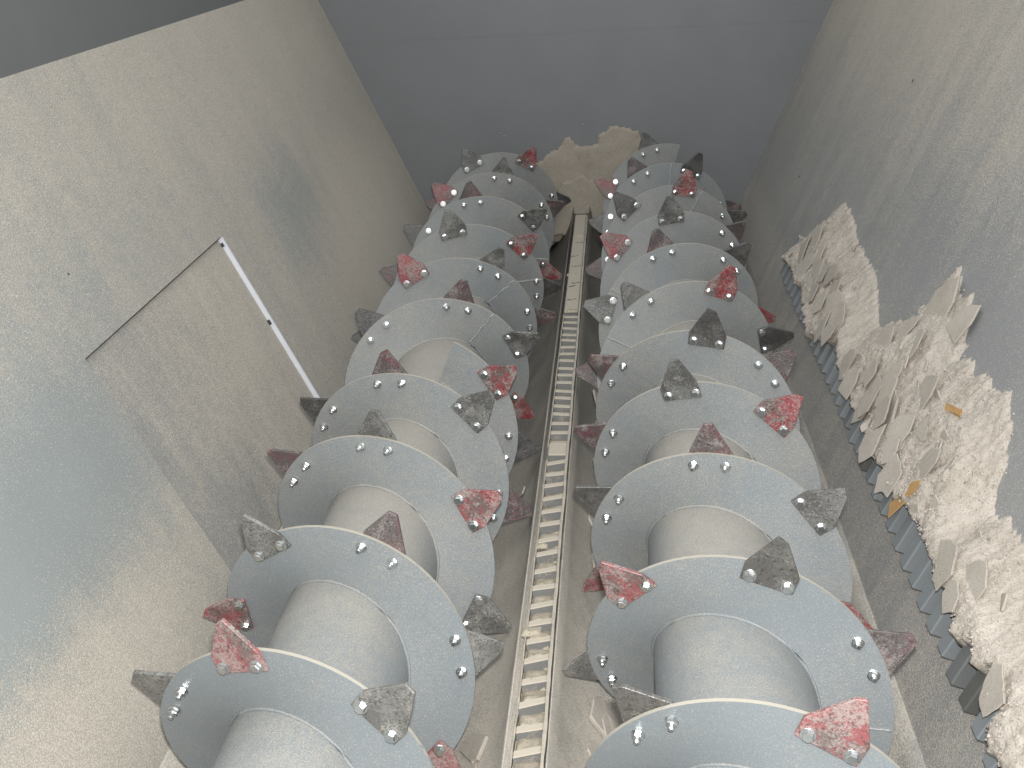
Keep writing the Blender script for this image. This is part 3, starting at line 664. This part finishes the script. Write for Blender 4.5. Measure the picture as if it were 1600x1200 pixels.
# crumbs: far too many to count, one part
V, F = [], []
ICO_V = [(0, 0, 1), (1, 0, 0), (0, 1, 0), (-1, 0, 0), (0, -1, 0), (0, 0, -1)]
ICO_F = [(0, 1, 2), (0, 2, 3), (0, 3, 4), (0, 4, 1), (5, 2, 1), (5, 3, 2), (5, 4, 3), (5, 1, 4)]
for i in range(16000):
    y = rnd.uniform(1.05, 4.25) if rnd.random() < 0.45 else rnd.uniform(1.05, 2.5); z = rnd.uniform(0.07, 0.53)
    d = sdf(y, z)
    if d < (-0.012 if rnd.random() < 0.2 else 0.004): continue
    r = 0.0012 + 0.0036 * rnd.random() ** 4
    c = rpt(y, z, (heap_h(y, z, d) if d > 0 else 0.0) + r * 0.25); b = len(V)
    R_ = Matrix.Rotation(rnd.uniform(0, 6), 3, Vector((rnd.uniform(-1, 1), rnd.uniform(-1, 1), rnd.uniform(-1, 1) + 0.01)))
    for v in ICO_V: V.append(tuple(c + R_ @ (Vector(v) * r * rnd.uniform(0.7, 1.3))))
    for f in ICO_F: F.append(tuple(b + q for q in f))
tag(mesh('crumbs', V, F, M['heap'], heap), kind='stuff')
# orange scraps in the heap
def scrap(y, z, h, sx, sy, ang, lab):
    V, F = box_vf(-sx, sx, -sy, sy, -0.0015, 0.0015)
    V = [(x + rnd.uniform(-.004, .004), yy + rnd.uniform(-.004, .004), zz + 0.006 * math.sin(x * 60)) for x, yy, zz in V]
    o = mesh('scrap', V, F, M['orange']); t = Matrix((Vector((0, 1, 0)), UR, -NR)).transposed().to_4x4()
    if t.to_3x3().determinant() < 0: t = Matrix((Vector((0, -1, 0)), UR, NR)).transposed().to_4x4()
    t.translation = rpt(y, z, h); o.matrix_world = t @ Matrix.Rotation(ang, 4, 'Z') @ Matrix.Rotation(0.15, 4, 'X')
    return tag(o, lab, 'scrap', 'orange scraps in the dust heap')
scrap(2.245, 0.112, 0.074, 0.026, 0.040, 0.25, 'larger orange brown scrap at the lower edge of the heap above the steel blocks')
scrap(2.215, 0.165, 0.078, 0.020, 0.018, 0.7, 'small orange scrap lying on the heap just above the larger one')
scrap(2.300, 0.330, 0.050, 0.030, 0.007, 2.9, 'thin orange splinter high on the dust heap')

# ------------------------------------------------------------------ caked dust on the end wall between the augers
def crust(name, poly, y0, hmax, label):
    xs = [p[0] for p in poly]; zs = [p[1] for p in poly]
    def sd(px, py):
        d = 1e9; ins = False; j = len(poly) - 1
        for i in range(len(poly)):
            ax, ay = poly[i]; bx, by = poly[j]; ex, ey = bx - ax, by - ay
            t = max(0.0, min(1.0, ((px - ax) * ex + (py - ay) * ey) / (ex * ex + ey * ey + 1e-12)))
            d = min(d, math.hypot(px - ax - ex * t, py - ay - ey * t))
            if (ay > py) != (by > py) and px < (bx - ax) * (py - ay) / (by - ay) + ax: ins = not ins
            j = i
        return d if ins else -d
    st = 0.007; vid = {}; V, F = [], []
    for a in range(int((max(xs) - min(xs)) / st) + 2):
        for b in range(int((max(zs) - min(zs)) / st) + 2):
            x, z = min(xs) + a * st, min(zs) + b * st
            d = sd(x, z) + 0.010 * mn.noise(Vector((x * 24, z * 24, y0))) + 0.006 * mn.noise(Vector((x * 70, z * 70, y0)))
            if d > -0.005:
                e = min(1.0, max(0.0, d) / 0.012)
                t = max(0.0, (max(zs) - z) / (max(zs) - min(zs)))
                h = (0.014 + hmax * t ** 1.5 + 0.004 * mn.noise(Vector((x * 14, z * 14, 9)))) * math.sqrt(e * (2 - e)) - (0.002 if d <= 0 else 0)
                vid[(a, b)] = len(V); V.append((x, y0 - h, z))
    for (a, b) in list(vid):
        q = [(a, b), (a + 1, b), (a + 1, b + 1), (a, b + 1)]
        if all(k in vid for k in q): F.append(tuple(vid[k] for k in q))
    return tag(mesh(name, V, F, M['cake'], None, True), label, 'dust crust', 'dust crusts on the end wall')
crust('dust_crust', [(-0.36, 0.06), (-0.238, 0.172), (-0.173, 0.216), (-0.108, 0.258), (-0.075, 0.300), (-0.050, 0.305), (-0.02, 0.252), (0.089, 0.259), (0.099, 0.304), (0.163, 0.351), (0.303, 0.322), (0.33, 0.25), (0.36, 0.0), (0.30, -0.25), (-0.30, -0.25)], YE - 0.004, 0.05, 'large jagged beige dust crust on the end wall between the augers')
crust('dust_crust', [(-0.20, -0.05), (-0.095, 0.07), (-0.003, 0.112), (0.067, 0.073), (0.15, -0.02), (0.17, -0.20), (-0.2, -0.20)], YE - 0.035, 0.08, 'smaller lower dust crust just beyond the far end of the ladder bar')

# ------------------------------------------------------------------ loose flakes lying in the trough beside the bar
CH = [(0.105, 2.70, .03, 0), (0.11, 3.06, .028, 1), (0.10, 3.52, .035, 3), (0.115, 3.34, .03, 1), (0.135, 1.93, .045, 1), (0.16, 1.875, .05, 3), (0.128, 1.80, .032, 5), (0.19, 1.86, .04, 1), (0.16, 1.79, .035, 4), (0.115, 2.07, .022, 0), (0.13, 2.66, .025, 2), (0.12, 2.50, .03, 4), (0.11, 3.7, .03, 3), (-0.14, 1.83, .04, 3), (-0.15, 1.76, .035, 1), (-0.11, 2.9, .02, 0)]
for i, (x, y, r, k) in enumerate(CH):
    s = 1 if x > 0 else -1
    dx = abs(x) - AX; z = -math.sqrt(max(0, 0.380 ** 2 - dx * dx)); nrm = Vector((-s * dx / RT, 0, -z / RT)).normalized() if dx < 0 else Vector((0, 0, 1))
    nrm = Vector((s * -dx / RT, 0, -z / RT)).normalized()
    tt = Vector((0, 1, 0)); bb = nrm.cross(tt)
    mt = Matrix((bb, tt, nrm)).transposed().to_4x4(); mt.translation = Vector((x, y, z)) + nrm * (0.009 + r * 0.08)
    o = link('flake', FM[k], trough_r if s > 0 else trough_l)
    o.matrix_world = mt @ Matrix.Rotation((1.2 + rnd.uniform(-.4, .4)), 4, 'Z') @ Matrix.Rotation(rnd.uniform(-.1, .1), 4, 'X') @ Matrix.Diagonal((r, r, r * 1.5, 1))
bpy.context.view_layer.update()
